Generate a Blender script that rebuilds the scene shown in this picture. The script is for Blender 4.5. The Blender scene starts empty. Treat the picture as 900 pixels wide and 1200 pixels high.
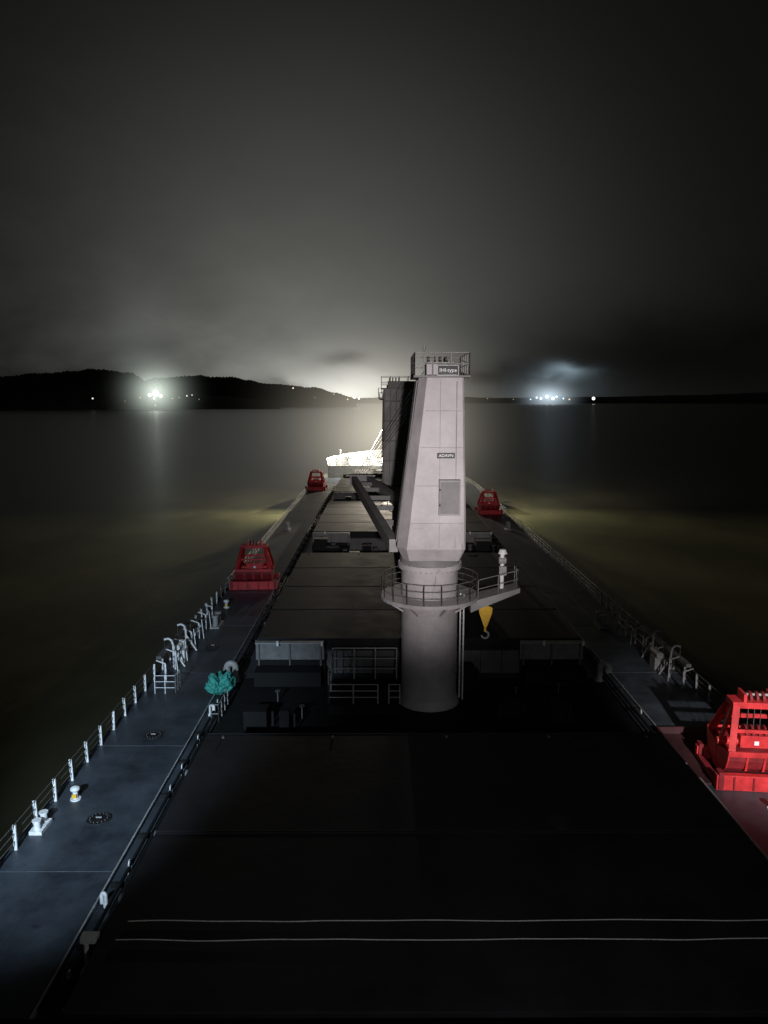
import bpy, math, random, bmesh
from mathutils import Vector, Matrix, noise
random.seed(7)
sc = bpy.context.scene
R = math.radians
CX = 2.35      # ship centreline
EYE = 17.0     # camera height above main deck
WZ = -8.0      # water level

# ------------------------------------------------------------------ materials
def nt(mat):
    mat.use_nodes = True
    return mat.node_tree

def paint(name, col, rough=0.5, metal=0.0, var=0.35, scale=1.5, bump=0.15, spec=0.4, rust=0.0):
    m = bpy.data.materials.new(name); t = nt(m); n = t.nodes; l = t.links
    b = n['Principled BSDF']
    tc = n.new('ShaderNodeTexCoord')
    nz = n.new('ShaderNodeTexNoise'); nz.inputs['Scale'].default_value = scale
    nz.inputs['Detail'].default_value = 5; nz.inputs['Roughness'].default_value = 0.68
    l.new(tc.outputs['Object'], nz.inputs['Vector'])
    mr = n.new('ShaderNodeMapRange')
    mr.inputs['From Min'].default_value = 0.3; mr.inputs['From Max'].default_value = 0.7
    mr.inputs['To Min'].default_value = 1 - var; mr.inputs['To Max'].default_value = 1 + var*0.6
    l.new(nz.outputs['Fac'], mr.inputs['Value'])
    mx = n.new('ShaderNodeVectorMath'); mx.operation = 'SCALE'
    mx.inputs[0].default_value = col[:3]
    l.new(mr.outputs['Result'], mx.inputs['Scale'])
    out = mx.outputs['Vector']
    if rust > 0:
        n2 = n.new('ShaderNodeTexNoise'); n2.inputs['Scale'].default_value = scale*2.3
        n2.inputs['Detail'].default_value = 5; n2.inputs['Roughness'].default_value = 0.75
        mp = n.new('ShaderNodeMapping'); mp.inputs['Scale'].default_value = (1, 1, 0.2)
        l.new(tc.outputs['Object'], mp.inputs['Vector']); l.new(mp.outputs['Vector'], n2.inputs['Vector'])
        cr = n.new('ShaderNodeMapRange')
        cr.inputs['From Min'].default_value = 0.66 - rust*0.2; cr.inputs['From Max'].default_value = 0.76
        l.new(n2.outputs['Fac'], cr.inputs['Value'])
        mm = n.new('ShaderNodeMix'); mm.data_type = 'RGBA'
        l.new(cr.outputs['Result'], mm.inputs['Factor'])
        l.new(out, mm.inputs['A']); mm.inputs['B'].default_value = (0.10*max(col)*2.5, 0.045*max(col)*2.5, 0.02, 1)
        out = mm.outputs['Result']
    l.new(out, b.inputs['Base Color'])
    rr = n.new('ShaderNodeMapRange')
    rr.inputs['To Min'].default_value = max(0.05, rough-0.15); rr.inputs['To Max'].default_value = min(1, rough+0.2)
    l.new(nz.outputs['Fac'], rr.inputs['Value']); l.new(rr.outputs['Result'], b.inputs['Roughness'])
    b.inputs['Metallic'].default_value = metal
    b.inputs['Specular IOR Level'].default_value = spec
    if bump > 0:
        n3 = n.new('ShaderNodeTexNoise'); n3.inputs['Scale'].default_value = scale*6
        n3.inputs['Detail'].default_value = 3
        l.new(tc.outputs['Object'], n3.inputs['Vector'])
        bp = n.new('ShaderNodeBump'); bp.inputs['Strength'].default_value = bump
        bp.inputs['Distance'].default_value = 0.03
        l.new(n3.outputs['Fac'], bp.inputs['Height']); l.new(bp.outputs['Normal'], b.inputs['Normal'])
    return m

def emis(name, col, s):
    m = bpy.data.materials.new(name); t = nt(m); t.nodes.clear()
    e = t.nodes.new('ShaderNodeEmission'); o = t.nodes.new('ShaderNodeOutputMaterial')
    e.inputs['Color'].default_value = (*col, 1); e.inputs['Strength'].default_value = s
    t.links.new(e.outputs[0], o.inputs['Surface'])
    m.cycles.emission_sampling = 'NONE'
    return m

def halo_mat(name, col, s, pwr=3.6):  # emission-only volume: lamp glow painted in, nothing scatters
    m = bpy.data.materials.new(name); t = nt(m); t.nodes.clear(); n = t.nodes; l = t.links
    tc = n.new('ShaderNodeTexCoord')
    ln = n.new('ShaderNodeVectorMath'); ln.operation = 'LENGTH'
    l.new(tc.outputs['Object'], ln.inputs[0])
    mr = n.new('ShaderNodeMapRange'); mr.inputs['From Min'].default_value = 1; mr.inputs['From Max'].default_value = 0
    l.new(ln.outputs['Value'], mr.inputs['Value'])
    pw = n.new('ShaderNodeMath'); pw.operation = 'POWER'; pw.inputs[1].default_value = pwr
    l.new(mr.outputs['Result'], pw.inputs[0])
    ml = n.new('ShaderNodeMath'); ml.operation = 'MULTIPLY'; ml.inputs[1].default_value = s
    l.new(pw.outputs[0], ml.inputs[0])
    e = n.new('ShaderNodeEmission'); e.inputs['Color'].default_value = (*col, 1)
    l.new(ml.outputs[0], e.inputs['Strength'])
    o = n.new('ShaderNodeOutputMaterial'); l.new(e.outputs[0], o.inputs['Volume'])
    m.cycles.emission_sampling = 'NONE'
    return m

M_DECK = paint('deck_paint', (0.046, 0.056, 0.068), 0.42, var=0.6, scale=0.4, bump=0.25, rust=0.25)
M_SEAM = paint('weld_seam', (0.085, 0.10, 0.115), 0.5, scale=2, bump=0)
M_HULL = paint('hull_paint', (0.02, 0.02, 0.022), 0.6, scale=0.3)
M_HATCH = paint('hatch_paint', (0.0145, 0.0145, 0.0165), 0.75, var=0.55, scale=0.45, bump=0.3, spec=0.2)
M_HATCHEDGE = paint('hatch_edge_paint', (0.022, 0.022, 0.024), 0.7, scale=0.8, spec=0.25)
M_COAM = paint('coaming_paint', (0.11, 0.11, 0.11), 0.6, scale=0.9, rust=0.3)
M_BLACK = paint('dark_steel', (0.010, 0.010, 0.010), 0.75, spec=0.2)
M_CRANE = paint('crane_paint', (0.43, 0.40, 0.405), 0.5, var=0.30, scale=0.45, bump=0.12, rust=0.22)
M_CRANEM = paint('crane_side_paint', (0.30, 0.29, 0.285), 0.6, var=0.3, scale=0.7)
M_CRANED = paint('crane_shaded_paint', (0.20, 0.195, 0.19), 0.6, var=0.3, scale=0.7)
M_WHITE = paint('white_paint', (0.75, 0.76, 0.76), 0.45, var=0.2, scale=3, rust=0.2)
M_GREY = paint('grey_paint', (0.30, 0.30, 0.29), 0.5, var=0.35, scale=2, rust=0.25)
M_DIM = paint('dimmed_grey_paint', (0.17, 0.17, 0.165), 0.6, var=0.35, scale=2, rust=0.25)  # grey darkened in colour so starboard fittings and stopper frames look less lit
M_RAIL = paint('rail_paint', (0.34, 0.34, 0.32), 0.5, var=0.3, scale=2, bump=0)
M_RED = paint('grab_red', (0.58, 0.033, 0.036), 0.45, var=0.4, scale=1.4, rust=0.25)
M_DRED = paint('grab_dark_red', (0.20, 0.014, 0.018), 0.6, var=0.35, scale=1.4)
M_TRAY = paint('tray_dark_red', (0.055, 0.018, 0.020), 0.6, var=0.4, scale=1.4)
M_YEL = paint('yellow_paint', (0.75, 0.45, 0.04), 0.5, var=0.2, scale=2)
M_TEAL = paint('green_tarp', (0.04, 0.30, 0.25), 0.7, var=0.5, scale=5, bump=0.8)
M_ROPE = paint('rope', (0.55, 0.55, 0.53), 0.8, scale=12)
M_WIRE = paint('wire', (0.12, 0.12, 0.12), 0.5, metal=0.6, bump=0)
M_SIGN = paint('sign_black', (0.01, 0.01, 0.01), 0.5, bump=0)
M_LETTER = paint('sign_letter', (0.85, 0.85, 0.85), 0.5, var=0.05, bump=0)
M_LAMP = emis('lamp_glass', (1.0, 0.93, 0.78), 25)

# ------------------------------------------------------------------ mesh builder
class MB:
    def __init__(s): s.v = []; s.f = []; s.mi = []; s.sm = []; s.mats = []
    def m(s, mat):
        if mat not in s.mats: s.mats.append(mat)
        return s.mats.index(mat)
    def add(s, vs, fs, mat, smooth=False):
        o = len(s.v); k = s.m(mat)
        s.v += [tuple(x) for x in vs]
        for f in fs:
            s.f.append(tuple(o+i for i in f)); s.mi.append(k); s.sm.append(smooth)
    def hexa(s, p, mat):
        s.add(p, [(3,2,1,0),(4,5,6,7),(0,1,5,4),(1,2,6,5),(2,3,7,6),(3,0,4,7)], mat)
    def box(s, x0, x1, y0, y1, z0, z1, mat):
        s.hexa([(x0,y0,z0),(x1,y0,z0),(x1,y1,z0),(x0,y1,z0),(x0,y0,z1),(x1,y0,z1),(x1,y1,z1),(x0,y1,z1)], mat)
    def beam(s, a, b, w, h, mat):
        a = Vector(a); b = Vector(b); d = (b-a).normalized()
        up = Vector((0,0,1)) if abs(d.z) < 0.95 else Vector((0,1,0))
        sx = d.cross(up).normalized(); u = sx.cross(d).normalized()
        P = []
        for c in (a, b):
            for i, j in ((-1,-1),(1,-1),(1,1),(-1,1)):
                P.append(c + sx*w/2*i + u*h/2*j)
        s.hexa(P, mat)
    def cyl(s, a, b, r, mat, r2=None, seg=10, smooth=True, caps=True):
        a = Vector(a); b = Vector(b); d = (b-a).normalized(); r2 = r if r2 is None else r2
        up = Vector((0,0,1)) if abs(d.z) < 0.95 else Vector((0,1,0))
        sx = d.cross(up).normalized(); u = sx.cross(d).normalized()
        P = []
        for c, rr in ((a, r), (b, r2)):
            for i in range(seg):
                t = 2*math.pi*i/seg
                P.append(c + sx*rr*math.cos(t) + u*rr*math.sin(t))
        s.add(P, [(i,(i+1)%seg,seg+(i+1)%seg,seg+i) for i in range(seg)], mat, smooth)
        if caps:
            s.add(P, [tuple(range(seg-1,-1,-1)), tuple(range(seg,2*seg))], mat, False)
    def tube(s, pts, r, mat, seg=6):
        for a, b in zip(pts[:-1], pts[1:]): s.cyl(a, b, r, mat, seg=seg, caps=False)
    def sphere(s, c, r, mat, sz=1.0, nu=12, nv=8):
        P = []; F = []
        for j in range(nv+1):
            ph = math.pi*j/nv
            for i in range(nu):
                t = 2*math.pi*i/nu
                P.append((c[0]+r*math.sin(ph)*math.cos(t), c[1]+r*math.sin(ph)*math.sin(t), c[2]+r*sz*math.cos(ph)))
        for j in range(nv):
            for i in range(nu):
                F.append((j*nu+i,(j+1)*nu+i,(j+1)*nu+(i+1)%nu,j*nu+(i+1)%nu))
        s.add(P, F, mat, True)
    def prism(s, poly, axis, a0, a1, mat):
        def p(q, a):
            return (a,q[0],q[1]) if axis == 'x' else ((q[0],q[1],a) if axis == 'z' else (q[0],a,q[1]))
        n = len(poly)
        P = [p(q,a0) for q in poly] + [p(q,a1) for q in poly]
        s.add(P, [tuple(range(n-1,-1,-1)), tuple(range(n,2*n))] + [(i,(i+1)%n,n+(i+1)%n,n+i) for i in range(n)], mat)
    def ring(s, c, r, t, mat, seg=24, z=0.03):
        pts = [(c[0]+r*math.cos(2*math.pi*i/seg), c[1]+r*math.sin(2*math.pi*i/seg), c[2]+z) for i in range(seg+1)]
        s.tube(pts, t, mat)
    def obj(s, name, parent=None, loc=(0,0,0), rotz=0, bevel=0):
        me = bpy.data.meshes.new(name); me.from_pydata(s.v, [], s.f)
        for m in s.mats: me.materials.append(m)
        me.polygons.foreach_set('material_index', s.mi)
        me.polygons.foreach_set('use_smooth', s.sm)
        me.update()
        bm = bmesh.new(); bm.from_mesh(me); bmesh.ops.recalc_face_normals(bm, faces=bm.faces); bm.to_mesh(me); bm.free()
        o = bpy.data.objects.new(name, me); sc.collection.objects.link(o)
        o.location = loc; o.rotation_euler = (0,0,rotz)
        if parent: o.parent = parent
        if bevel:
            bv = o.modifiers.new('b','BEVEL'); bv.width = bevel; bv.segments = 2; bv.limit_method = 'ANGLE'
        return o
def empty(name, loc=(0,0,0)):
    e = bpy.data.objects.new(name, None); sc.collection.objects.link(e); e.location = loc; return e

# ------------------------------------------------------------------ hull and deck
HB = 16.6
PROF = ((-40,1),(146,1),(156,0.955),(166,0.865),(173,0.79),(180,0.68),(186,0.50),(191,0.28),(194,0.10))
def outline(inset=0.0, y_from=-100):
    pts = [(max(0.05,HB*w-inset), y) for y, w in PROF if y >= y_from]
    return [(CX+w, y) for w, y in pts] + [(CX-w, y) for w, y in reversed(pts)]
def half(y):
    for (a,w0),(c,w1) in zip(PROF[:-1],PROF[1:]):
        if y <= c: return HB*(w0+(w1-w0)*(y-a)/(c-a))
    return 1.0
h = MB()
h.prism(outline(), 'z', -12, 0.0, M_HULL)
ship = h.obj('ship_hull')
d = MB()
o = outline(0.02)
d.add([(x,y,0.004) for x,y in o], [tuple(range(len(o)))], M_DECK)
for y in range(14, 165, 10):
    for x0, x1 in ((CX-HB+0.2, CX-12.1), (CX+12.1, CX+HB-0.2)):
        d.box(x0, x1, y+0.9, y+0.93, 0.0, 0.014, M_SEAM)
for x in (CX-14.3, CX+14.3):
    d.box(x-0.012, x+0.012, 2, 146, 0.0, 0.012, M_DECK)
for x in (CX-HB+0.12, CX+HB-0.12):
    d.box(x-0.05, x+0.05, -20, 146, 0.0, 0.13, M_SEAM)
for s in (-1, 1):
    x = CX + s*12.05
    d.box(x-0.03, x+0.03, 2, 150, 0.0, 0.16, M_GREY)
    for k in range(2):
        xx = CX + s*(11.5 - 0.25*k)
        d.cyl((xx, 2, 0.28), (xx, 150, 0.28), 0.07, M_BLACK, seg=8)
    y = 6
    while y < 150:
        d.box(CX+s*11.6-0.3, CX+s*11.6+0.3, y-0.05, y+0.05, 0.004, 0.2, M_BLACK); y += 3
d.obj('main_deck', parent=ship)
f = MB()
base = outline(0.01, 166)
f.prism(base, 'z', 0.006, 2.7, M_GREY)
f.obj('forecastle', parent=ship)
b = MB()
n = len(base)
for i in range(n-1):
    (x0,y0),(x1,y1) = base[i], base[i+1]
    def rise(y): return 4.2 + max(0,(y-180))*0.02
    rise0, rise1 = rise(y0), rise(y1)
    e0 = (x0+(x0-CX)*0.02, y0+0.1); e1 = (x1+(x1-CX)*0.02, y1+0.1)
    b.add([(x0,y0,2.6),(x1,y1,2.6),(*e1,rise1),(*e0,rise0)], [(0,1,2,3)], M_WHITE)
    k0 = 0.12 if x0 < CX else -0.12; k1 = 0.12 if x1 < CX else -0.12
    b.add([(x0+k0,y0-0.1,2.6),(x1+k1,y1-0.1,2.6),(e1[0]+k1*0.5,e1[1]-0.1,rise1),(e0[0]+k0*0.5,e0[1]-0.1,rise0)], [(3,2,1,0)], M_WHITE)
    b.cyl((*e0,rise0),(*e1,rise1),0.09,M_WHITE,seg=8)
    for k in range(4):
        t = (k+0.5)/4
        x = x0+(x1-x0)*t; y = y0+(y1-y0)*t
        ix = 0.55 if x < CX else -0.55
        b.add([(x,y-0.15,2.7),(x+ix,y-0.4,2.7),(x,y-0.15,3.8)], [(0,1,2)], M_WHITE)
b.obj('bow_bulwark', parent=ship)

# ------------------------------------------------------------------ hatch covers
def hatch(y0, y1, name, npan=3, hw=10.1):
    b = MB(); x0 = CX-hw; x1 = CX+hw
    b.box(x0+0.35, x1-0.35, y0+0.3, y1-0.3, 0.004, 1.55, M_COAM)
    y = y0+0.8
    while y < y1-0.5:
        for s, xx in ((-1, x0+0.35), (1, x1-0.35)):
            b.add([(xx,y,0.0),(xx,y,1.5),(xx+s*0.45,y,1.5),(xx+s*0.6,y,0.0)], [(0,1,2,3)], M_HATCHEDGE)
        y += 1.6
    x = x0+1
    while x < x1-0.5:
        b.box(x-0.02, x+0.02, y0+0.02, y0+0.3, 0.1, 1.5, M_COAM); x += 1.3
    b.box(x0+0.1, x1-0.1, y0+0.08, y1-0.08, 1.55, 1.68, M_HATCHEDGE)
    L = (y1-y0)/npan
    for i in range(npan):
        a = y0+i*L+0.04; c = y0+(i+1)*L-0.04
        b.box(x0, x1, a, c, 1.68, 2.36, M_HATCH)
        b.box(x0+0.01, x1-0.01, a+0.01, a+0.06, 2.36, 2.375, M_HATCHEDGE)
        b.box(x0+0.01, x1-0.01, c-0.06, c-0.01, 2.36, 2.375, M_HATCHEDGE)
        for s, xe in ((-1, x0), (1, x1)):
            b.cyl((xe, (a+c)/2+0.9, 2.0), (xe+s*0.22, (a+c)/2+0.9, 2.0), 0.16, M_COAM, seg=12)
            b.cyl((xe, a+0.4, 2.0), (xe+s*0.18, a+0.4, 2.0), 0.14, M_COAM, seg=12)
            yy = a+0.6
            while yy < c:
                b.box(min(xe, xe+s*0.1), max(xe, xe+s*0.1), yy-0.06, yy+0.06, 1.6, 1.95, M_COAM); yy += 1.5
    for xx, yy in ((CX+3.9, y0+9.2 if y1-y0 > 20 else y0+8.2), (CX+6.4, y1-1.2)):
        b.ring((xx, yy, 2.36), 0.42, 0.025, M_HATCHEDGE)
        b.cyl((xx,yy,2.36),(xx,yy,2.40),0.34,M_HATCHEDGE,seg=20)
    for xx in (CX-9.3, CX-4.5, CX+0.5, CX+5, CX+9.3):
        b.box(xx-0.05,xx+0.05,y1-0.55,y1-0.42,2.36,2.44,M_COAM)
    return b.obj(name)
HA = [(15.9, 31.3, 2), (44.6, 71.2, 4), (83, 109, 4), (120.5, 142, 4), (150.5, 161, 2)]
for y0, y1, k in HA: hatch(y0, y1, 'hatch_cover', k, 10.1 if y0 < 150 else 8.0)

for i, (y0, y1, k) in enumerate(HA[1:]):
    b = MB()
    for xa, xb in ((CX-10.1, CX-5.9), (CX+6.2, CX+10.1)):
        b.box(xa, xb, y0-0.55, y0-0.35, 1.2, 2.28, M_DIM)
        b.box(xa+0.05, xb-0.05, y0-0.5, y0-0.4, 0.004, 1.2, M_BLACK)
        for xx in (xa+0.2, (xa+xb)/2, xb-0.2):
            b.box(xx-0.05, xx+0.05, y0-0.7, y0-0.55, 0.3, 2.2, M_COAM)
        b.box(xa, xb, y0-0.8, y0-0.35, 2.28, 2.34, M_GREY)
        b.box(xa+0.1, xb-0.1, y0-2.0, y0-0.8, 0.004, 0.9, M_BLACK)
        b.cyl((xa+1.4, y0-0.9, 2.2), (xa+1.4, y0-0.9, 2.5), 0.09, M_WHITE, seg=8)
        b.cyl((xb-0.1, y0-0.9, 2.2), (xb-0.1, y0-0.9, 2.45), 0.08, M_WHITE, seg=8)
    b.obj('hatch_stopper_frame')

def text(s, size, loc, rot, mat, name, parent):
    cu = bpy.data.curves.new(name, 'FONT'); cu.body = s; cu.size = size; cu.align_x = 'CENTER'; cu.align_y = 'CENTER'
    cu.extrude = 0.01; cu.materials.append(mat)
    o = bpy.data.objects.new(name, cu); sc.collection.objects.link(o)
    o.location = loc; o.rotation_euler = rot; o.parent = parent
    return o

def railing(b, pts, hgt, mat, step=1.2, rails=3, r=0.022, rp=0.03, close=False):
    for (a, c) in zip(pts[:-1], pts[1:]):
        a = Vector(a); c = Vector(c); L = (c-a).length; n = max(1, round(L/step))
        for i in range(n+1):
            p = a.lerp(c, i/n); b.cyl(p, p+Vector((0,0,hgt)), rp, mat, seg=6)
        for k in range(rails):
            z = hgt*(k+1)/rails; b.cyl(a+Vector((0,0,z)), c+Vector((0,0,z)), r, mat, seg=6, caps=False)

# ------------------------------------------------------------------ cranes
def crane(y, main=True):
    root = empty('deck_crane', (CX+0.35, y, 0))
    b = MB()
    b.cyl((0,0,0), (0,0,8.0), 1.58, M_CRANE, seg=40)
    b.cyl((0,0,0), (0,0,0.5), 1.75, M_CRANE, r2=1.6, seg=40)
    for z in (1.9, 3.9, 5.6): b.cyl((0,0,z), (0,0,z+0.03), 1.60, M_CRANE, seg=40)
    b.cyl((0,0,7.9), (0,0,8.15), 1.78, M_CRANE, seg=40)
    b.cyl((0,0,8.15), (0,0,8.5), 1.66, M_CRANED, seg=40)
    for i in range(36):
        t = 2*math.pi*i/36
        b.cyl((1.7*math.cos(t),1.7*math.sin(t),7.82),(1.7*math.cos(t),1.7*math.sin(t),8.2),0.035,M_GREY,seg=6)
    for dx in (0, 0.38):
        b.cyl((1.72+dx*0.4, -0.3-dx*0.8, 0.3), (1.72+dx*0.4, -0.3-dx*0.8, 6.4), 0.045, M_WHITE, seg=6)
    z = 0.5
    while z < 6.4:
        b.cyl((1.72,-0.3,z),(1.87,-0.6,z),0.018,M_RAIL,seg=5); z += 0.3
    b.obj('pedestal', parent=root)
    b = MB()
    if main:
        secs = []
        for z, l, r_, f0, bk, ch in ((8.5,-1.5,1.5,-1.6,1.8,0.3),(9.2,-1.86,1.76,-1.95,2.4,0.5),(10.6,-1.74,1.76,-1.98,2.6,0.55),(18.2,-0.74,1.58,-1.75,2.2,0.40)):
            secs.append([(l+ch,f0,z),(r_-0.1,f0,z),(r_,f0+0.1,z),(r_,bk,z),(l,bk,z),(l,f0+ch*1.6,z)])
        P = [p for s in secs for p in s]; n = 6; F = [tuple(range(n-1,-1,-1)), tuple(range(3*n,4*n))]
        for k in range(3):
            F += [(k*n+i,k*n+(i+1)%n,(k+1)*n+(i+1)%n,(k+1)*n+i) for i in range(n)]
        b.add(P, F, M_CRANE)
        def fy(z): return -1.98 + (z-10.6)/(7.6)*0.23
        for z in (10.62, 12.6, 14.6, 16.5):
            xl = -1.74+(z-10.6)/7.6*1.0
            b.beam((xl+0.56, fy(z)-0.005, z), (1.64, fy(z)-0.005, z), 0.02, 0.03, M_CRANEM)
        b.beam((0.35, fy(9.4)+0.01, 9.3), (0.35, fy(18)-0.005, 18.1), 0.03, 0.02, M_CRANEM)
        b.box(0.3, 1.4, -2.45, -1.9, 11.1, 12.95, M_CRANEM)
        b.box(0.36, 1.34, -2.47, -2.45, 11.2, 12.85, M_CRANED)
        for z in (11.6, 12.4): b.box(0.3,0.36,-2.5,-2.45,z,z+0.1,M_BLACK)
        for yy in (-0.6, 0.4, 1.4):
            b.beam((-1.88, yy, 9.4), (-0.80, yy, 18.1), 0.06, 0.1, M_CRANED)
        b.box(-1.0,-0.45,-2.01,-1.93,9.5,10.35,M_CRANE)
        b.cyl((1.2,-1.95,9.3),(1.2,-1.8,18.0),0.03,M_CRANEM,seg=6)
        topx0, topx1, topy0, topy1 = -0.8, 1.55, -1.75, 2.3
    else:
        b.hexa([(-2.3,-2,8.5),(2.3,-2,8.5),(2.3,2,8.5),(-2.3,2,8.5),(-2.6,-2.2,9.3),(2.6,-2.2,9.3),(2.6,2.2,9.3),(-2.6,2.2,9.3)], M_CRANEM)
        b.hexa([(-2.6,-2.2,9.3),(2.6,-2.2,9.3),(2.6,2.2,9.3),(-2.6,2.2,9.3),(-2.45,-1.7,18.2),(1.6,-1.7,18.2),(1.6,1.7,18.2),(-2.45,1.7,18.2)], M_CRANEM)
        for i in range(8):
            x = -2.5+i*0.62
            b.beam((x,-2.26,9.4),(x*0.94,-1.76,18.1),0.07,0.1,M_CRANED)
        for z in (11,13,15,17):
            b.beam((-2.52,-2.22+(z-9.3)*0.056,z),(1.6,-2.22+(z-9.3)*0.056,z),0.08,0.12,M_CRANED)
        topx0, topx1, topy0, topy1 = -2.5, 1.6, -1.7, 1.7
    b.obj('house', parent=root, bevel=0.03)
    b = MB()
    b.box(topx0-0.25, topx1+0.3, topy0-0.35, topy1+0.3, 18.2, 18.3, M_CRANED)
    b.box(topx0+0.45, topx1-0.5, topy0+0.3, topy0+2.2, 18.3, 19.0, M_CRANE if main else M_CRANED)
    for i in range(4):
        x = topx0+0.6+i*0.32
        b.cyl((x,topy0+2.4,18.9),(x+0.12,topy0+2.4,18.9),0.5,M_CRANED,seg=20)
    railing(b, [(topx0-0.2,topy0-0.3,18.3),(topx1+0.25,topy0-0.3,18.3),(topx1+0.25,topy1+0.25,18.3),(topx0-0.2,topy1+0.25,18.3),(topx0-0.2,topy0-0.3,18.3)], 1.15, M_RAIL, step=0.95, rails=2, r=0.025, rp=0.03)
    if main:
        b.cyl((topx0+0.3,topy0,18.3),(topx0+0.3,topy0,19.8),0.03,M_GREY,seg=6)
        b.cyl((topx0+0.3,topy0,19.6),(topx0+0.3,topy0,19.8),0.08,M_GREY,seg=8)
    else:
        b.box(-3.0,-2.4,-1.0,0.6,17.2,17.3,M_CRANED)
        railing(b, [(-2.5,-1,17.3),(-3.0,-1,17.3),(-3.0,0.6,17.3)],1.0,M_RAIL,rails=2)
    b.obj('top_platform', parent=root)
    b = MB()
    seg = 36; ro = 2.75; ri = 1.6; zt = 6.3
    P = []
    for rr, z in ((ri,zt),(ro,zt),(ro,zt-0.2),(ri,zt-0.2)):
        for i in range(seg): P.append((rr*math.cos(2*math.pi*i/seg), rr*math.sin(2*math.pi*i/seg), z))
    F = []
    for k in range(4):
        for i in range(seg):
            j = (i+1)%seg; k2 = (k+1)%4
            F.append((k*seg+i,k*seg+j,k2*seg+j,k2*seg+i))
    b.add(P, F, M_CRANE)
    rp = [((ro-0.05)*math.cos(2*math.pi*i/18), (ro-0.05)*math.sin(2*math.pi*i/18), zt) for i in range(19)]
    railing(b, rp, 1.1, M_CRANED, step=1.0, rails=3, r=0.018, rp=0.025)
    for i in range(8):
        t = 2*math.pi*i/8+0.3
        c, s_ = math.cos(t), math.sin(t)
        b.beam((1.55*c,1.55*s_,zt-0.9),(2.5*c,2.5*s_,zt-0.25),0.06,0.1,M_CRANE)
    b.hexa([(2.2,-1.1,5.5),(4.9,-1.0,6.6),(4.9,0.3,6.6),(2.2,0.5,5.5),(2.2,-1.1,6.1),(4.9,-1.0,6.85),(4.9,0.3,6.85),(2.2,0.5,6.1)], M_CRANEM)
    railing(b, [(2.6,-1.0,6.3),(4.8,-0.95,6.85)],1.0,M_CRANED,step=1.0,rails=2)
    railing(b, [(4.8,-0.95,6.85),(4.8,0.25,6.85)],1.0,M_CRANED,step=0.6,rails=2)
    b.cyl((4.05,0,6.6),(4.05,0,8.6),0.12,M_WHITE,seg=10)
    b.cyl((3.85,0,8.2),(4.25,0,8.2),0.2,M_GREY,seg=12)
    b.cyl((4.05,-0.1,8.6),(4.05,-0.1,8.85),0.26,M_WHITE,r2=0.16,seg=14)
    b.box(3.85,4.25,-0.3,-0.15,7.4,7.9,M_GREY)
    b.obj('ring_platform', parent=root)
    if main:
        b = MB()
        b.cyl((3.1,-0.5,6.0),(3.1,-0.5,5.6),0.03,M_WIRE,seg=6)
        for dy in (-0.62, -0.42):
            b.prism([(2.72,5.6),(3.0,5.72),(3.2,5.72),(3.48,5.6),(3.44,5.3),(3.18,4.55),(3.02,4.55),(2.76,5.3)],'y',dy,dy+0.06,M_YEL)
        b.cyl((3.1,-0.6,5.35),(3.1,-0.4,5.35),0.25,M_GREY,seg=16)
        b.cyl((3.1,-0.5,4.6),(3.1,-0.5,4.25),0.07,M_YEL,seg=8)
        hook = [(3.1+0.2*math.sin(t),-0.5,4.05+0.2*math.cos(t)) for t in [i*0.35 for i in range(14)]]
        b.tube(hook,0.06,M_GREY,seg=8)
        b.obj('hook_block', parent=root)
    b = MB()
    if main:
        tip = Vector((-4.6, 29.5, 9.6)); fl = Vector((-2.0, 1.2, 8.8)); fr = Vector((1.7, 1.2, 8.8))
    else:
        tip = Vector((-1.5, 25.5, 9.9)); fl = Vector((-2.3, 1.2, 8.9)); fr = Vector((2.1, 1.2, 8.9))
    tl = tip+Vector((-0.7,0,0)); tr = tip+Vector((0.7,0,0))
    for a, c in ((fl,tl),(fr,tr)):
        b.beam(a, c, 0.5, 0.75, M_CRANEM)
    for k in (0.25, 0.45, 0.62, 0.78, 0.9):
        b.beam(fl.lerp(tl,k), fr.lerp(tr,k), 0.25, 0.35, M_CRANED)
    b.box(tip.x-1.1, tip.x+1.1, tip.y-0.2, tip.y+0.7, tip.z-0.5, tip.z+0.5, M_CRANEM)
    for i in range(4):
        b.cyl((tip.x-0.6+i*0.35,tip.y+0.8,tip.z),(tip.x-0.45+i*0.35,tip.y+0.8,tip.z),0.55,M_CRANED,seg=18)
    b.obj('jib', parent=root)
    b = MB()
    tx = topx0+0.7
    for i in range(5):
        b.cyl((tx+i*0.22, topy0+2.6, 19.0), (tip.x-0.5+i*0.22, tip.y+0.6, tip.z+0.5), 0.022, M_WIRE, seg=5)
    b.obj('luffing_wires', parent=root)
    return root
cr1 = crane(40.6, True)
for yy in (77.5, 115, 146.3): crane(yy, False)
sg = MB(); sg.box(0.18,1.22,-2.14,-2.10,18.32,18.78,M_SIGN); sg.box(0.2,1.12,-2.02,-1.93,14.05,14.33,M_SIGN)
sg.box(0.16,1.24,-2.10,-2.07,18.3,18.8,M_LETTER)
sg.obj('name_plate', parent=cr1)
text('IHI-type',0.27,(0.70,-2.15,18.55),(R(90),0,0),M_LETTER,'plate_text',cr1)
text('ADAVN',0.22,(0.66,-2.03,14.19),(R(90),0,0),M_LETTER,'plate_text',cr1)

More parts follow.
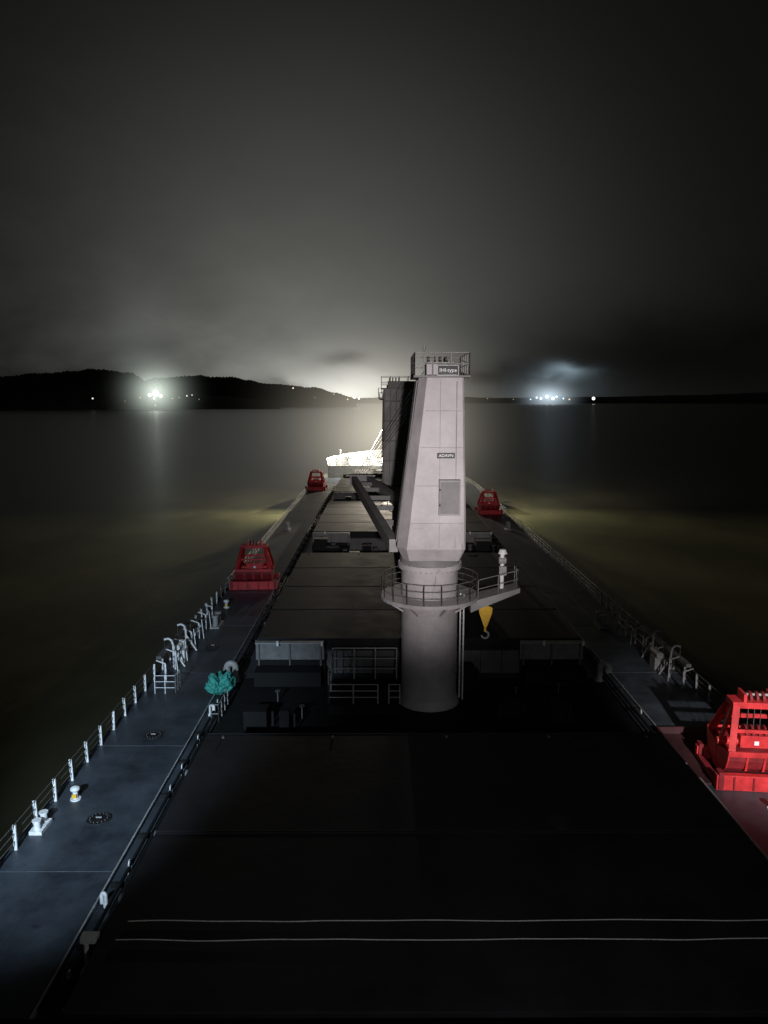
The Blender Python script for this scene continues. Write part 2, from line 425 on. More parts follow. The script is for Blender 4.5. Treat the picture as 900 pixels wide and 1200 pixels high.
b = MB()
b.box(-2.9,1.0,38.6,42.6,0.004,0.55,M_BLACK)
railing(b,[(-2.9,38.8,0.55),(-2.9,42.5,0.55)],1.8,M_RAIL,step=1.8,rails=3,r=0.03,rp=0.045)
railing(b,[(-2.9,42.5,0.55),(0.9,42.5,0.55)],1.9,M_RAIL,step=1.3,rails=3,r=0.03,rp=0.045)
railing(b,[(-2.9,38.8,0.55),(-0.2,38.8,0.55)],1.1,M_RAIL,step=1.3,rails=3,r=0.03,rp=0.045)
railing(b,[(0.4,38.8,0.55),(1.0,38.8,0.55)],1.1,M_RAIL,step=0.6,rails=3,r=0.03,rp=0.045)
b.obj('guard_rail_platform')
b = MB()
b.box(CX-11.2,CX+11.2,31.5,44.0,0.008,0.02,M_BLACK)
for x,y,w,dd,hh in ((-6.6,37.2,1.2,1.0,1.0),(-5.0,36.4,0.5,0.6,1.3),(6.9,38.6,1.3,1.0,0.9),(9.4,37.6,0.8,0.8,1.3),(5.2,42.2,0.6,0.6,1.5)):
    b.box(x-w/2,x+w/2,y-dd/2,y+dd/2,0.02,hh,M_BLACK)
    b.cyl((x+w/2+0.25,y,0),(x+w/2+0.25,y,hh*0.8),0.07,M_HATCHEDGE,seg=10)
for x,y in ((-5.9,40.2),(-4.3,38.1),(7.7,40.5),(10.3,41.2)):
    b.cyl((x,y,0.02),(x,y,0.7),0.04,M_COAM,seg=8); b.ring((x,y,0.7),0.14,0.02,M_COAM,seg=14)
for k in range(4): b.cyl((-7.5,33.2+k*0.35,0.35),(12.2,33.2+k*0.35,0.35),0.08,M_BLACK,seg=8)
b.obj('deck_machinery')

# ------------------------------------------------------------------ ship side railings
for s in (-1, 1):
    b = MB(); y = 14.0
    while y < 164:
        step = 1.75
        x = CX+s*(half(y)-0.25); x2 = CX+s*(half(y+step)-0.25)
        lean = random.uniform(-0.04,0.04)
        if y < 62:
            b.hexa([(x-0.065,y-0.035,0),(x+0.065,y-0.035,0),(x+0.065,y+0.035,0),(x-0.065,y+0.035,0),
                    (x-0.065+lean,y-0.035,1.02),(x+0.065+lean,y-0.035,1.02),(x+0.065+lean,y+0.035,1.02),(x-0.065+lean,y+0.035,1.02)], M_WHITE if s < 0 else M_DIM)  # starboard posts take the darkened grey in place of weaker light
            mr_ = M_COAM
        else:
            b.cyl((x,y,0),(x,y,1.05),0.045,M_RAIL,seg=6); mr_ = M_RAIL
        for z in (0.38, 0.7, 1.03):
            b.cyl((x,y,z),(x2,y+step,z),0.018 if y < 62 else 0.03,mr_,seg=6,caps=False)
        y += step
    b.obj('ship_railing')
b = MB()
railing(b,[(CX-13.9,166.3,2.7),(CX+13.9,166.3,2.7)],1.1,M_WHITE,step=1.5,rails=3,r=0.045,rp=0.06)
b.obj('forecastle_railing')

# ------------------------------------------------------------------ bow equipment
def windlass(x, y):
    b = MB()
    b.box(-1.6,1.6,-1,1,0,0.3,M_GREY)
    b.cyl((-1.8,0,1.1),(1.8,0,1.1),0.5,M_GREY,seg=20)
    for xx in (-1.8,-0.5,0.6,1.7): b.cyl((xx,0,1.1),(xx+0.12,0,1.1),1.0,M_WHITE,seg=24)
    b.box(-0.4,0.5,0.6,1.6,0.3,1.5,M_WHITE)
    for xx in (-1.5,1.4): b.box(xx-0.1,xx+0.1,-0.4,0.4,0.3,1.3,M_GREY)
    b.obj('anchor_windlass',loc=(x,y,2.7))
windlass(CX-6,174); windlass(CX+6,174)
b = MB()
b.box(-2.2,2.2,-1.6,1.6,2.7,5.2,M_WHITE)
b.box(-0.9,-0.1,-1.66,-1.6,2.8,4.8,M_GREY)
b.cyl((0,0,5.2),(0,0,15.5),0.4,M_WHITE,r2=0.22,seg=16)
b.box(-1.8,1.8,-0.8,0.8,11.6,11.75,M_WHITE)
railing(b,[(-1.8,-0.8,11.75),(1.8,-0.8,11.75)],1.0,M_WHITE,step=0.9)
for s in (-1,1):
    b.cyl((0,0,14),(s*1.6,0,14),0.08,M_WHITE,seg=8)
    b.box(s*1.5-0.35,s*1.5+0.35,-0.9,-0.65,11.9,12.4,M_GREY)
    b.box(s*1.5-0.28,s*1.5+0.28,-0.93,-0.905,11.95,12.35,M_LAMP)
    b.cyl((s*6,6,2.7),(0,0,13),0.05,M_WHITE,seg=5)
    b.cyl((s*6.5,-3,2.7),(0,0,14.5),0.06,M_WHITE,seg=5)
    b.cyl((s*5.2,-3,2.7),(0,0,11.5),0.06,M_WHITE,seg=5)
b.obj('foremast',loc=(CX,171,0))
for s in (-1,1):
    b = MB(); b.cyl((0,0,2.7),(0,0,5.4),0.10,M_WHITE,seg=10); b.box(-0.3,0.3,-0.25,0.1,5.3,5.7,M_GREY)
    b.box(-0.25,0.25,-0.28,-0.255,5.34,5.66,M_GREY)
    b.obj('floodlight_post',loc=(CX+s*12.0,175.0,0),rotz=R(s*55))
b = MB()
for x,y,w,dd,hh in ((-10.5,168.5,1.6,1.2,1.7),(-12.5,168.5,1.0,1.0,1.3),(-8.0,168.2,1.2,1.0,1.2),(-4.2,168,1.4,1.2,2.0),(4.6,168,1.4,1.2,2.0),(10.5,169,1.6,1.2,1.6)):
    b.box(CX+x-w/2,CX+x+w/2,y-dd/2,y+dd/2,2.7,2.7+hh,M_WHITE)
    b.box(CX+x-w/2-0.08,CX+x+w/2+0.08,y-dd/2-0.08,y+dd/2+0.08,2.7+hh,2.78+hh,M_GREY)
for x in (-9.3,-6.3,8):
    b.cyl((CX+x,167.6,2.7),(CX+x,167.6,4.2),0.28,M_WHITE,seg=12); b.sphere((CX+x,167.6,4.3),0.45,M_WHITE,0.6)
b.obj('forecastle_locker')
for yc in (78.5, 115.5, 146):
    b = MB()
    for x in (-9.0,-7.6,-5.2,-3.9, 6,8.5):
        w = random.uniform(0.7,1.5); hh = random.uniform(1.2,2.3); yy = yc+random.uniform(-2,2.5)
        b.box(CX+x-w/2,CX+x+w/2,yy-0.5,yy+0.5,0.004,hh,M_BLACK)
        b.box(CX+x-w/2-0.05,CX+x+w/2+0.05,yy-0.55,yy+0.55,hh,hh+0.07,M_COAM)
        b.cyl((CX+x+w,yy,0),(CX+x+w,yy,hh*0.7),0.2,M_COAM,seg=12); b.sphere((CX+x+w,yy,hh*0.7),0.33,M_COAM,0.6)
    b.obj('deck_locker')

# ------------------------------------------------------------------ grabs
def grab(x, y, rot, scl=1.0):
    b = MB()
    b.box(-2.2,2.2,-1.7,-1.35,0.0,0.75,M_RED)
    b.box(-2.2,2.2,1.35,1.7,0.0,0.75,M_RED)
    b.box(-2.2,-1.9,-1.35,1.35,0.05,0.35,M_DRED); b.box(1.9,2.2,-1.35,1.35,0.05,0.35,M_DRED)
    for xx in (-2.0,2.0):
        for yy in (-1.5,1.5): b.box(xx-0.12,xx+0.12,yy-0.25,yy+0.25,0.0,0.9,M_DRED)
    for xx in (-1.4,-0.5,0.5,1.4): b.box(xx-0.04,xx+0.04,-1.76,-1.7,0.05,0.7,M_DRED)
    for s in (-1,1):
        prof = [(0.03*s,0.35),(0.5*s,0.42),(0.95*s,0.62),(1.3*s,0.95),(1.5*s,1.4),(1.52*s,1.75),(0.03*s,1.55)]
        if s < 0: prof = prof[::-1]
        b.prism(prof,'x',-1.65,1.65,M_DRED)
        for xx in (-1.71,1.65):
            b.prism([(p[0]*1.03,p[1]*1.02) for p in prof],'x',xx,xx+0.06,M_RED)
        b.box(-1.7,1.7,min(1.45*s,1.6*s),max(1.45*s,1.6*s),1.65,1.9,M_RED)
        for xx in (-0.8,0,0.8):
            b.beam((xx,1.54*s,1.75),(xx,1.36*s,0.9),0.1,0.14,M_RED)
    b.cyl((-1.75,0,1.75),(1.75,0,1.75),0.2,M_RED,seg=14)
    b.box(-0.75,0.75,-0.4,0.4,1.55,2.2,M_RED)
    for i in range(4): b.cyl((-0.5+i*0.3,0,2.25),(-0.4+i*0.3,0,2.25),0.38,M_DRED,seg=18)
    for sx in (-1,1):
        for sy in (-1,1):
            b.beam((1.5*sx,1.42*sy,1.8),(1.05*sx,0.42*sy,3.75),0.30,0.28,M_RED)
        b.beam((1.24*sx,-0.8,2.95),(1.24*sx,0.8,2.95),0.14,0.14,M_RED)
        b.beam((1.6*sx,0,1.7),(1.05*sx,0,3.7),0.16,0.22,M_RED)
    b.beam((-1.25,-0.95,2.7),(1.25,-0.95,2.7),0.12,0.16,M_RED)
    b.beam((-1.2,0.95,2.7),(1.2,0.95,2.7),0.14,0.2,M_RED)
    b.box(-1.25,1.25,-0.5,0.5,3.65,3.95,M_RED)
    for xx in (-0.75,0.6): b.box(xx,xx+0.15,-0.45,0.45,3.95,4.35,M_RED)
    for i in range(3): b.cyl((-0.4+i*0.3,0,4.05),(-0.28+i*0.3,0,4.05),0.32,M_DRED,seg=18)
    b.cyl((-0.7,0,4.2),(0.7,0,4.2),0.07,M_GREY,seg=8)
    for xx in (-0.3,0,0.3): b.cyl((xx,0.1,2.3),(xx,0.1,3.8),0.025,M_WIRE,seg=5)
    b.box(-0.1,0.12,-0.43,-0.41,1.75,1.95,M_LETTER)
    o = b.obj('clamshell_grab',loc=(x,y,0.02),rotz=rot,bevel=0.015); o.scale = (scl,)*3
grab(-11.75, 67.5, R(3), 0.98)
grab(-12.6, 143, R(-4), 0.9)
grab(16.4, 112.5, R(5), 0.85)
grab(16.95, 31.9, R(-6), 0.92)
b = MB()
b.box(14.2,18.4,31.0,36.0,0.006,0.10,M_TRAY)
for x0,x1,y0,y1 in ((14.1,14.2,30.9,36.1),(18.4,18.5,30.9,36.1),(14.2,18.4,36.0,36.1)):
    b.box(x0,x1,y0,y1,0.006,0.45,M_TRAY)
b.obj('grab_cradle_tray')

# ------------------------------------------------------------------ deck fittings
def vent(x, y, r=0.55, hh=1.1, mat=M_WHITE, name='gooseneck_vent', rot=0):
    b = MB()
    b.cyl((0,0,0),(0,0,hh),r*0.5,mat,seg=18)
    b.cyl((0,0,0),(0,0,0.12),r*0.8,mat,seg=18)
    pts = [(0.5*r*(1-math.cos(t))*1.4,0,hh+math.sin(t)*r*0.7) for t in [i*math.pi/12 for i in range(13)]]
    for a,c in zip(pts[:-1],pts[1:]):
        b.cyl(a,c,r*0.5,mat,seg=16,caps=False); b.sphere(c,r*0.5,mat,nu=14,nv=8)
    e = pts[-1]; b.cyl(e,(e[0],0,e[2]-0.3),r*0.6,mat,seg=18)
    b.obj(name,loc=(x,y,0.004),rotz=rot)
def mushroom(x, y, s=1, mat=M_WHITE, cap=M_WHITE):
    b = MB(); b.cyl((0,0,0),(0,0,0.55*s),0.13*s,mat,seg=14); b.sphere((0,0,0.6*s),0.26*s,cap,0.6); b.cyl((0,0,0),(0,0,0.06),0.28*s,mat,seg=14)
    b.box(-0.12*s,0.12*s,-0.2*s,-0.12*s,0.15*s,0.35*s,M_YEL)
    b.obj('mushroom_vent',loc=(x,y,0.004))
def bollard(x, y, rot=0, mat=M_GREY):
    b = MB(); b.box(-0.9,0.9,-0.35,0.35,0,0.12,mat)
    for s in (-0.5,0.5):
        b.cyl((s,0,0.12),(s,0,0.85),0.2,mat,seg=18); b.cyl((s,0,0.85),(s,0,0.95),0.27,mat,seg=18)
    b.obj('mooring_bollard',loc=(x,y,0.004),rotz=rot)
def manhole(x, y):
    b = MB(); b.cyl((0,0,0),(0,0,0.07),0.42,M_BLACK,seg=32); b.ring((0,0,0),0.46,0.03,M_HATCHEDGE,seg=32,z=0.05)
    for i in range(14):
        t = i*math.pi/7; b.cyl((0.35*math.cos(t),0.35*math.sin(t),0.07),(0.35*math.cos(t),0.35*math.sin(t),0.115),0.022,M_COAM,seg=6)
    b.beam((-0.12,0,0.12),(0.12,0,0.12),0.03,0.05,M_GREY)
    b.obj('deck_manhole',loc=(x,y,0.004))
def fairlead(x, y, mat=M_WHITE):
    b = MB(); b.box(-0.25,0.25,-0.5,0.5,0,0.15,mat)
    for s in (-0.3,0.3): b.cyl((0,s,0.15),(0,s,0.5),0.13,mat,seg=16); b.cyl((0,s,0.5),(0,s,0.55),0.18,mat,seg=16)
    b.obj('roller_fairlead',loc=(x,y,0.004))
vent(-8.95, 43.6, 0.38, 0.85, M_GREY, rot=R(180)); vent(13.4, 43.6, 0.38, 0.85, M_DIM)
vent(-9.35, 38.5, 0.14, 0.5)
vent(-9.35, 23.0, 0.12, 0.4, rot=R(160))
manhole(-11.6, 28.3); manhole(-11.7, 36.0); manhole(15.8, 26.5); manhole(-11.8,50)
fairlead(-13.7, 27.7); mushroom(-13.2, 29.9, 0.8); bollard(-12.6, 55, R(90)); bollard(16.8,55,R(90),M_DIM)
mushroom(16.4,29.0,0.6); mushroom(-12.9,60,0.9)
bollard(-12.6, 98, R(90)); bollard(17,98,R(90)); fairlead(-13.5,53)
b = MB()
for y in (19.5,24.8,30.1,32,35,39.5):
    x = -9.15
    b.tube([(x,y+0.10*math.cos(t),0.42+0.10*math.sin(t)) for t in [i*math.pi/5 for i in range(11)]],0.028,M_WHITE); b.box(x-0.08,x+0.08,y-0.05,y+0.05,0.004,0.3,M_GREY)
for y in (20,26,32,38,44,50): b.tube([(14.0,y+0.11*math.cos(t),0.42+0.11*math.sin(t)) for t in [i*math.pi/5 for i in range(11)]],0.03,M_WHITE)
b.obj('lashing_ring')
def gangway_gear(x, y, s, mat, nm):
    b = MB()
    for k in range(7):
        yy = y+k*2.1
        b.box(x-0.05,x+0.05,yy-0.04,yy+0.04,0.0,1.15,mat)
        b.beam((x,yy,1.15),(x+s*0.55,yy,1.35),0.06,0.06,mat)
    for z in (0.5,0.95): b.cyl((x,y,z),(x,y+12.6,z),0.025,M_COAM,seg=6)
    for yy in (y+2.5,y+5.6):
        pts = [(x+s*0.2,yy,0),(x+s*0.2,yy,1.5),(x+s*0.3,yy,1.8),(x+s*0.5,yy,1.92),(x+s*0.75,yy,1.85)]
        b.tube(pts,0.07,mat,seg=8)
        b.beam((x-s*0.5,yy,0.05),(x+s*0.2,yy,1.2),0.08,0.08,mat)
        b.cyl((x+s*0.75,yy,1.85),(x+s*0.75,yy,1.2),0.02,M_WIRE,seg=5)
    b.box(x-0.45,x+0.25,y+3.4,y+4.3,0.004,0.8,mat)
    b.cyl((x-0.2,y+3.2,1.0),(x-0.2,y+4.5,1.0),0.22,mat,seg=14)
    b.beam((x+s*0.7,y+1,1.15),(x+s*0.7,y+9,1.15),0.3,0.2,M_COAM)
    for k in range(5):
        yy = y+1.4+k*2.3; b.beam((x-s*0.35,yy,0),(x-s*0.1,yy+0.5,1.3),0.05,0.05,mat)
    b.obj(nm)
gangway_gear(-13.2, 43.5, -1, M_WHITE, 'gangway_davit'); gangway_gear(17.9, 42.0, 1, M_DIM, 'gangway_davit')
b = MB(); railing(b,[(-13.3,41.6,0),(-12.1,41.6,0)],1.1,M_WHITE,step=0.6,rails=3); railing(b,[(-12.1,41.6,0),(-12.1,42.6,0)],1.1,M_WHITE,step=0.5,rails=3)
railing(b,[(-9.1,37.6,0),(-8.7,37.6,0),(-8.7,40,0)],1.0,M_RAIL,step=0.8,rails=2); b.obj('portable_guard_rail')
bm = bmesh.new(); bmesh.ops.create_icosphere(bm, subdivisions=5, radius=1)
for v in bm.verts:
    p = v.co.copy(); k = 0.78+0.4*noise.noise(p*1.7+Vector((3,1,5)))+0.2*noise.noise(p*4)+0.07*noise.noise(p*11)
    v.co = Vector((p.x*0.95*k, p.y*1.05*k, max(0,(p.z*0.5+0.5))*1.45*k))
me = bpy.data.meshes.new('green_tarpaulin'); bm.to_mesh(me); bm.free(); me.materials.append(M_TEAL)
ob = bpy.data.objects.new('green_tarpaulin',me); sc.collection.objects.link(ob); ob.location = (-9.5,41.6,0.0)
for p_ in me.polygons: p_.use_smooth = True
for k,(y,xa) in enumerate(((19.15,-7.2),(18.4,-7.3))):
    b = MB(); pts = []
    for i in range(61):
        x = xa+(12.4-xa)*i/60
        pts.append((x, y+0.02*math.sin(i*0.33+k*2)+0.04*noise.noise(Vector((i*0.2,k,0))), 2.395))
    b.tube(pts,0.015,M_ROPE,seg=6); b.obj('lashing_rope')
b = MB()
b.box(-8.35,-7.9,18.6,18.85,2.12,2.32,M_WHITE); b.cyl((-8.25,18.75,0),(-8.25,18.75,2.12),0.07,M_WHITE,seg=10)
b.cyl((-8.25,18.75,1.2),(-8.25,18.5,1.2),0.14,M_WHITE,seg=12); b.beam((-8.25,18.75,0.5),(-7.9,18.75,1.3),0.05,0.05,M_WHITE)
b.obj('rope_cleat_post')

# ------------------------------------------------------------------ superstructure front under the viewer
b = MB()
b.box(CX-HB+1,CX+HB-1,-14,1.0,0.004,14.4,M_GREY)
b.box(CX-HB-0.2,CX+HB+0.2,-2.0,1.15,14.4,14.6,M_DECK)
b.box(CX-HB-0.2,CX+HB+0.2,1.15,1.27,14.6,15.68,M_HATCHEDGE)
b.box(CX-HB-0.2,CX+HB+0.2,1.08,1.34,15.68,15.76,M_HATCHEDGE)
b.obj('ship_superstructure')

# ------------------------------------------------------------------ water
w = bpy.data.materials.new('river_water'); t = nt(w); n = t.nodes; l = t.links
bs = n['Principled BSDF']; tc = n.new('ShaderNodeTexCoord')
mp = n.new('ShaderNodeMapping'); mp.inputs['Scale'].default_value = (1.0,0.55,1); mp.inputs['Rotation'].default_value = (0,0,R(20))
l.new(tc.outputs['Object'],mp.inputs['Vector'])
n1 = n.new('ShaderNodeTexNoise'); n1.inputs['Scale'].default_value = 0.16; n1.inputs['Detail'].default_value = 4; n1.inputs['Roughness'].default_value = 0.6
l.new(mp.outputs['Vector'],n1.inputs['Vector'])
n2 = n.new('ShaderNodeTexNoise'); n2.inputs['Scale'].default_value = 0.045; n2.inputs['Detail'].default_value = 5; n2.inputs['Roughness'].default_value = 0.62
l.new(mp.outputs['Vector'],n2.inputs['Vector'])
bp = n.new('ShaderNodeBump'); bp.inputs['Strength'].default_value = 0.4; bp.inputs['Distance'].default_value = 0.16
l.new(n1.outputs['Fac'],bp.inputs['Height']); l.new(bp.outputs['Normal'],bs.inputs['Normal'])
cr = n.new('ShaderNodeValToRGB'); cr.color_ramp.elements[0].color = (0.050,0.048,0.026,1); cr.color_ramp.elements[1].color = (0.13,0.123,0.068,1)
cr.color_ramp.elements[0].position = 0.32; cr.color_ramp.elements[1].position = 0.68
l.new(n2.outputs['Fac'],cr.inputs['Fac']); l.new(cr.outputs['Color'],bs.inputs['Base Color'])
bs.inputs['Roughness'].default_value = 0.24; bs.inputs['IOR'].default_value = 1.33
b = MB(); S = 40000
b.add([(-S,-3000,WZ),(S,-3000,WZ),(S,S,WZ),(-S,S,WZ)],[(0,1,2,3)],w); b.obj('water')

# ------------------------------------------------------------------ hills
M_HILL = paint('forest_hill',(0.06,0.065,0.055),0.9,var=0.5,scale=0.02,bump=0)
def hill(name, dist, prof, depth=500, seed=0, rough=1.0):
    V = []; F = []; cols = 420; a0 = prof[0][0]; a1 = prof[-1][0]; rows = 6
    def el(a):
        for (p,e),(q,g) in zip(prof[:-1],prof[1:]):
            if a <= q:
                t = (a-p)/(q-p); t = t*t*(3-2*t); return e+(g-e)*t
        return prof[-1][1]
    for i in range(cols+1):
        a = a0+(a1-a0)*i/cols; top = EYE + dist*math.tan(R(el(a)))
        nn = noise.noise(Vector((a*1.3,seed,0)))*0.06+noise.noise(Vector((a*7,seed,2)))*0.025+noise.noise(Vector((a*30,seed,4)))*0.035
        H = max(2,(top-WZ)*(1+nn*rough))
        for r_ in range(rows+1):
            q = r_/rows; dd = dist-depth*0.5+depth*q
            z = WZ-1+H*math.sin(min(1,q*1.15)*math.pi/2)*(1+0.04*noise.noise(Vector((a*9,q*6,seed))))
            V.append((dd*math.sin(R(a)),dd*math.cos(R(a)),z if r_ else WZ-2))
    for i in range(cols):
        for r_ in range(rows):
            k = i*(rows+1)+r_; F.append((k,k+rows+1,k+rows+2,k+1))
    b = MB(); b.add(V,F,M_HILL,True); b.obj(name)
def az(u): return math.degrees(math.atan((u-447)/870))
def elv(v): return math.degrees(math.atan((470-v)/880.0))
def pr(l_): return [(az(u),elv(v)) for u,v in l_]
hill('hill',2600,pr([(-300,452),(-100,448),(0,443),(60,438),(120,433),(155,436),(185,450),(215,459),(260,464),(330,469.5)]),seed=1)
hill('hill',3400,pr([(150,460),(185,443),(230,440),(270,441),(320,449),(370,453),(395,460),(412,465),(418,470)]),seed=4)
hill('hill',9000,pr([(380,469),(430,466),(470,463),(520,464),(580,466),(700,465),(800,463),(950,459),(1200,455)]),depth=1500,seed=9)

# ------------------------------------------------------------------ shore lights
def place(u, v, dist):
    a = R(az(u)); return Vector((dist*math.sin(a), dist*math.cos(a), EYE+dist*math.cos(a)*(470-v)/880.0))
def lights(name, items, dist):
    b = MB()
    for u,v,r_,col,s in items:
        p = place(u,v,dist); b.sphere(p,r_,emis('shore_lamp',col,s),nu=10,nv=6)
        b.cyl((p.x,p.y,WZ),(p.x,p.y,p.z-r_),r_*0.12,M_BLACK,seg=5)
    b.obj(name)
W_ = (1,0.95,0.85); B_ = (0.6,0.8,1.0); Y_ = (1,0.75,0.4)
lights('shore_lights',[(186,461,9,(0.95,1,0.92),2.2),(179,463,5,W_,1.5),(192,464,4.5,W_,1.2),(184,467,3,W_,1),(113,467,2.2,W_,1.2),(168,466,2,Y_,0.5),(222,464,2.2,W_,1.0),(228,463,2,W_,.7),(205,467,1.8,Y_,.5),
   (213,466,1.5,Y_,.5),(236,468,1.5,Y_,.3),(150,470,1.6,Y_,.2),(2,478,1.8,W_,1.0),(185,475,1.5,W_,.8)],2250)
lights('shore_lights',[(345,455,3,W_,1.2),(392,462,2.4,W_,.5),(416,466,4,W_,2.5),(421,467,4,W_,2.5),(370,466,2,Y_,.3),(408,468,3,Y_,1)],3100)
lights('shore_lights',[(620,468,6,B_,1.5),(627,466,8,B_,2),(632,467,10,B_,2.5),(639,465,12,W_,2.5),(646,467,12,W_,2.5),(650,465,8,B_,2),(658,467,7,B_,1.5),(665,468,7,Y_,1),(693,467,13,W_,2.5),(570,467,4,Y_,.5),(600,468,4,Y_,.4)],6500)
def halo(loc, rad, col, s, pwr):  # glowing sphere added around a lamp to stand in for bloom
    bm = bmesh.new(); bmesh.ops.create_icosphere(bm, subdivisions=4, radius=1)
    me = bpy.data.meshes.new('bloom_halo'); bm.to_mesh(me); bm.free(); me.materials.append(halo_mat('bloom_halo',col,s,pwr))
    o_ = bpy.data.objects.new('bloom_halo',me); sc.collection.objects.link(o_); o_.location = loc
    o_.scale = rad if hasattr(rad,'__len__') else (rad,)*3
halo(place(186,460,2170),(230,70,210),(0.88,1,0.88),0.055,7.0)
halo(place(641,465,6350),(460,150,270),(0.72,0.88,1),0.018,5.0)
halo((CX-1,171,10),(46,14,40),(1,0.92,0.74),0.12,4.5)

# ------------------------------------------------------------------ world
wd = bpy.data.worlds.new('World'); sc.world = wd; wd.use_nodes = True
t = wd.node_tree; n = t.nodes; l = t.links; n.clear()
tc = n.new('ShaderNodeTexCoord'); sp = n.new('ShaderNodeSeparateXYZ'); l.new(tc.outputs['Generated'],sp.inputs[0])
def M(op,a,b_=None,c=None,clamp=False):
    k = n.new('ShaderNodeMath'); k.operation = op; k.use_clamp = clamp
    for i,x in enumerate((a,b_,c)):
        if x is None: continue
        if isinstance(x,(int,float)): k.inputs[i].default_value = x
        else: l.new(x,k.inputs[i])
    return k.outputs[0]
AZ = M('MULTIPLY',M('ARCTAN2',sp.outputs['X'],sp.outputs['Y']),180/math.pi)
EL = M('MULTIPLY',M('ARCSINE',sp.outputs['Z']),180/math.pi)
cv = n.new('ShaderNodeCombineXYZ'); l.new(M('MULTIPLY',AZ,0.10),cv.inputs[0]); l.new(M('MULTIPLY',EL,0.20),cv.inputs[1])
c1 = n.new('ShaderNodeTexNoise'); c1.inputs['Scale'].default_value = 1.5; c1.inputs['Detail'].default_value = 4; c1.inputs['Roughness'].default_value = 0.5; c1.inputs['Distortion'].default_value = 0.2
l.new(cv.outputs[0],c1.inputs['Vector'])
CN = M('SUBTRACT',c1.outputs['Fac'],0.5)
lowm = M('EXPONENT',M('MULTIPLY',M('ABSOLUTE',EL),-0.18))
wrp = M('ADD',M('MULTIPLY',lowm,0.85),0.15)
AZW = M('ADD',AZ,M('MULTIPLY',M('MULTIPLY',CN,8.0),wrp)); ELW = M('ADD',EL,M('MULTIPLY',M('MULTIPLY',CN,4.2),wrp))
def G(a0,e0,sa,se,amp,A=AZW,E=ELW):
    x = M('DIVIDE',M('SUBTRACT',A,a0),sa); y = M('DIVIDE',M('SUBTRACT',E,e0),se)
    return M('MULTIPLY',M('EXPONENT',M('MULTIPLY',M('ADD',M('MULTIPLY',x,x),M('MULTIPLY',y,y)),-1)),amp)
tot = G(-5,6,17,15,0.080)
for g in (G(-5,3,10,6,0.070), G(-4,1.5,6.5,3.0,0.13), G(-2.2,0.6,3.4,1.6,0.50), G(5,1.5,4,3,0.04)): tot = M('ADD',tot,g)
tot = M('ADD',tot,0.0036)
dk = M('ADD',G(20,3.2,13,3.4,0.70), M('ADD',G(-3.0,3.1,1.7,0.6,0.5),G(8,1.8,3.5,1.0,0.5)))
dk = M('ADD',dk,G(-24,1.2,8,1.6,0.3))
dk = M('ADD',dk,G(-7.5,1.35,3.2,0.45,0.4))
tot = M('MULTIPLY',tot,M('SUBTRACT',1.0,dk,clamp=True))
tot = M('MULTIPLY',tot,M('ADD',1.0,M('MULTIPLY',CN,M('ADD',M('MULTIPLY',lowm,1.8),0.12))))
cc = n.new('ShaderNodeVectorMath'); cc.operation = 'SCALE'; cc.inputs[0].default_value = (1.0,1.0,0.925); l.new(tot,cc.inputs['Scale'])
bl = n.new('ShaderNodeVectorMath'); bl.operation = 'SCALE'; bl.inputs[0].default_value = (0.62,0.85,1.0)
l.new(M('ADD',G(13.2,2.0,1.3,0.6,0.26),G(12.7,0.7,3,1.4,0.05)),bl.inputs['Scale'])
gl = n.new('ShaderNodeVectorMath'); gl.operation = 'SCALE'; gl.inputs[0].default_value = (0.88,1,0.9)
l.new(M('ADD',G(-16.8,1.0,2.6,2.6,0.05,AZ,EL),G(-17.8,3.4,2.2,4.5,0.030,AZ,EL)),gl.inputs['Scale'])
ad = n.new('ShaderNodeVectorMath'); ad.operation = 'ADD'; l.new(cc.outputs[0],ad.inputs[0]); l.new(bl.outputs[0],ad.inputs[1])
ad2 = n.new('ShaderNodeVectorMath'); ad2.operation = 'ADD'; l.new(ad.outputs[0],ad2.inputs[0]); l.new(gl.outputs[0],ad2.inputs[1])
bg = n.new('ShaderNodeBackground'); l.new(ad2.outputs[0],bg.inputs['Color']); bg.inputs['Strength'].default_value = 1.0
ow = n.new('ShaderNodeOutputWorld'); l.new(bg.outputs[0],ow.inputs['Surface'])
wd.cycles.sampling_method = 'MANUAL'; wd.cycles.sample_map_resolution = 256

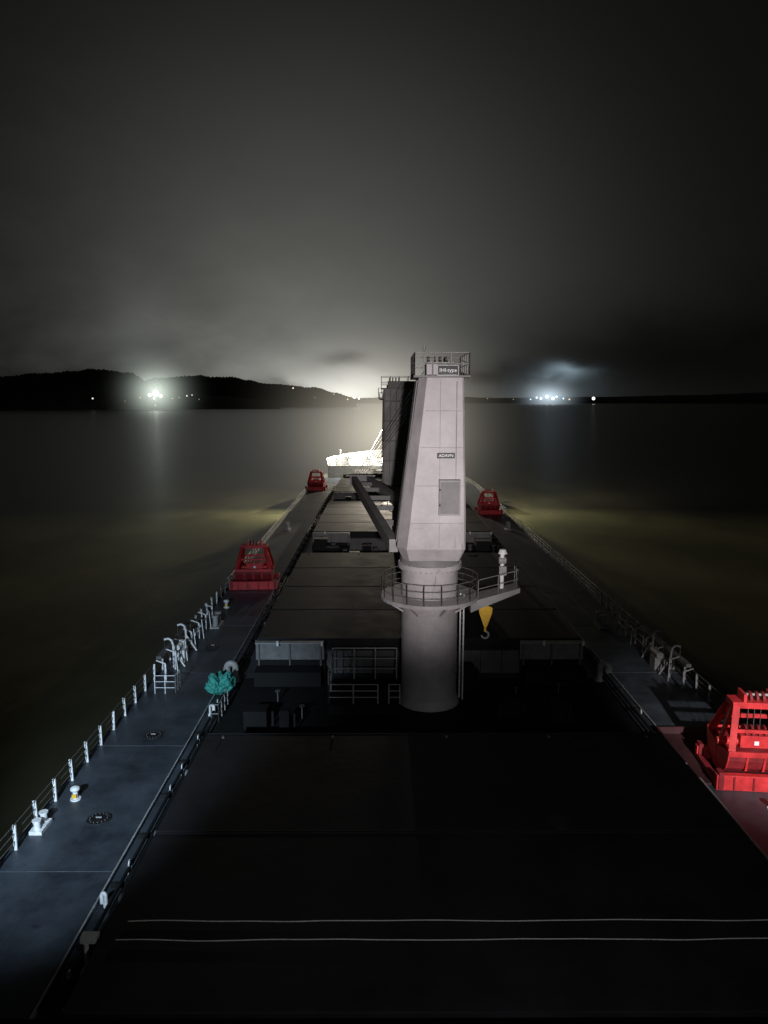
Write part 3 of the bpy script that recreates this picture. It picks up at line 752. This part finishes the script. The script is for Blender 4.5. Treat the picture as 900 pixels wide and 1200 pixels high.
# ------------------------------------------------------------------ lamps
def spot(name, loc, aim, size, power, col, blend=0.6, rad=0.25):
    ld = bpy.data.lights.new(name,'SPOT'); ld.energy = power; ld.color = col; ld.spot_size = R(size); ld.spot_blend = blend; ld.shadow_soft_size = rad
    o_ = bpy.data.objects.new(name,ld); sc.collection.objects.link(o_); o_.location = loc
    o_.rotation_euler = (Vector(aim)-Vector(loc)).to_track_quat('-Z','Y').to_euler()
spot('crane_fill_spot',(-11.4,1.9,14.2),(-12.9,36,0),33,64000,(0.62,0.80,1.0),1.0)
spot('crane_fill_spot',(1.2,1.9,15.2),(2.0,39,13.2),33,56000,(1.0,0.93,0.945),1.0)  # added unseen spot to brighten the crane front
spot('crane_fill_spot',(15.2,1.9,14.6),(17.3,32.0,1.6),16,60000,(1.0,0.95,0.96),0.9)
spot('crane_fill_spot',(2.5,1.9,14.2),(3.0,21,2.4),75,2600,(0.95,0.97,1.0),1.0)  # added weak spot to bring out the ropes on the near hatch
spot('foremast_floodlight',(CX-1.5,169.9,12.2),(CX-3,135,2),80,38000,(1,0.88,0.70),0.6)
spot('foremast_floodlight',(CX+1.5,169.9,12.2),(CX+5,135,2),80,38000,(1,0.88,0.70),0.6)
spot('foremast_floodlight',(CX,168.6,15.2),(CX,173,2.7),150,110000,(1,0.93,0.78),0.5)
spot('foremast_floodlight',(CX-1.0,163.0,9.0),(CX-9,169,2.8),95,9000,(1,0.93,0.78),0.8)
spot('hatch_fill_spot',(CX-1.5,112.0,8.2),(CX-5,98,2.3),85,14000,(1,0.87,0.70),0.9)  # added unseen spot to brighten the third hatch cover alone
spot('side_floodlight',(CX-12.2,174.8,5.6),(-36,150,WZ),82,150000,(1.0,0.95,0.66),1.0)
spot('side_floodlight',(CX+12.2,174.8,5.6),(40.7,150,WZ),82,150000,(1.0,0.95,0.66),1.0)

# ------------------------------------------------------------------ camera
cd = bpy.data.cameras.new('camera'); co = bpy.data.objects.new('camera',cd); sc.collection.objects.link(co)
co.location = (0,0,EYE); co.rotation_euler = (R(90-8.5),0,R(-0.2))
cd.sensor_fit = 'VERTICAL'; cd.sensor_height = 36; cd.sensor_width = 27; cd.lens = 26.1
cd.clip_start = 0.05; cd.clip_end = 100000
sc.camera = co
sc.view_settings.view_transform = 'Standard'; sc.view_settings.look = 'None'; sc.view_settings.exposure = 0
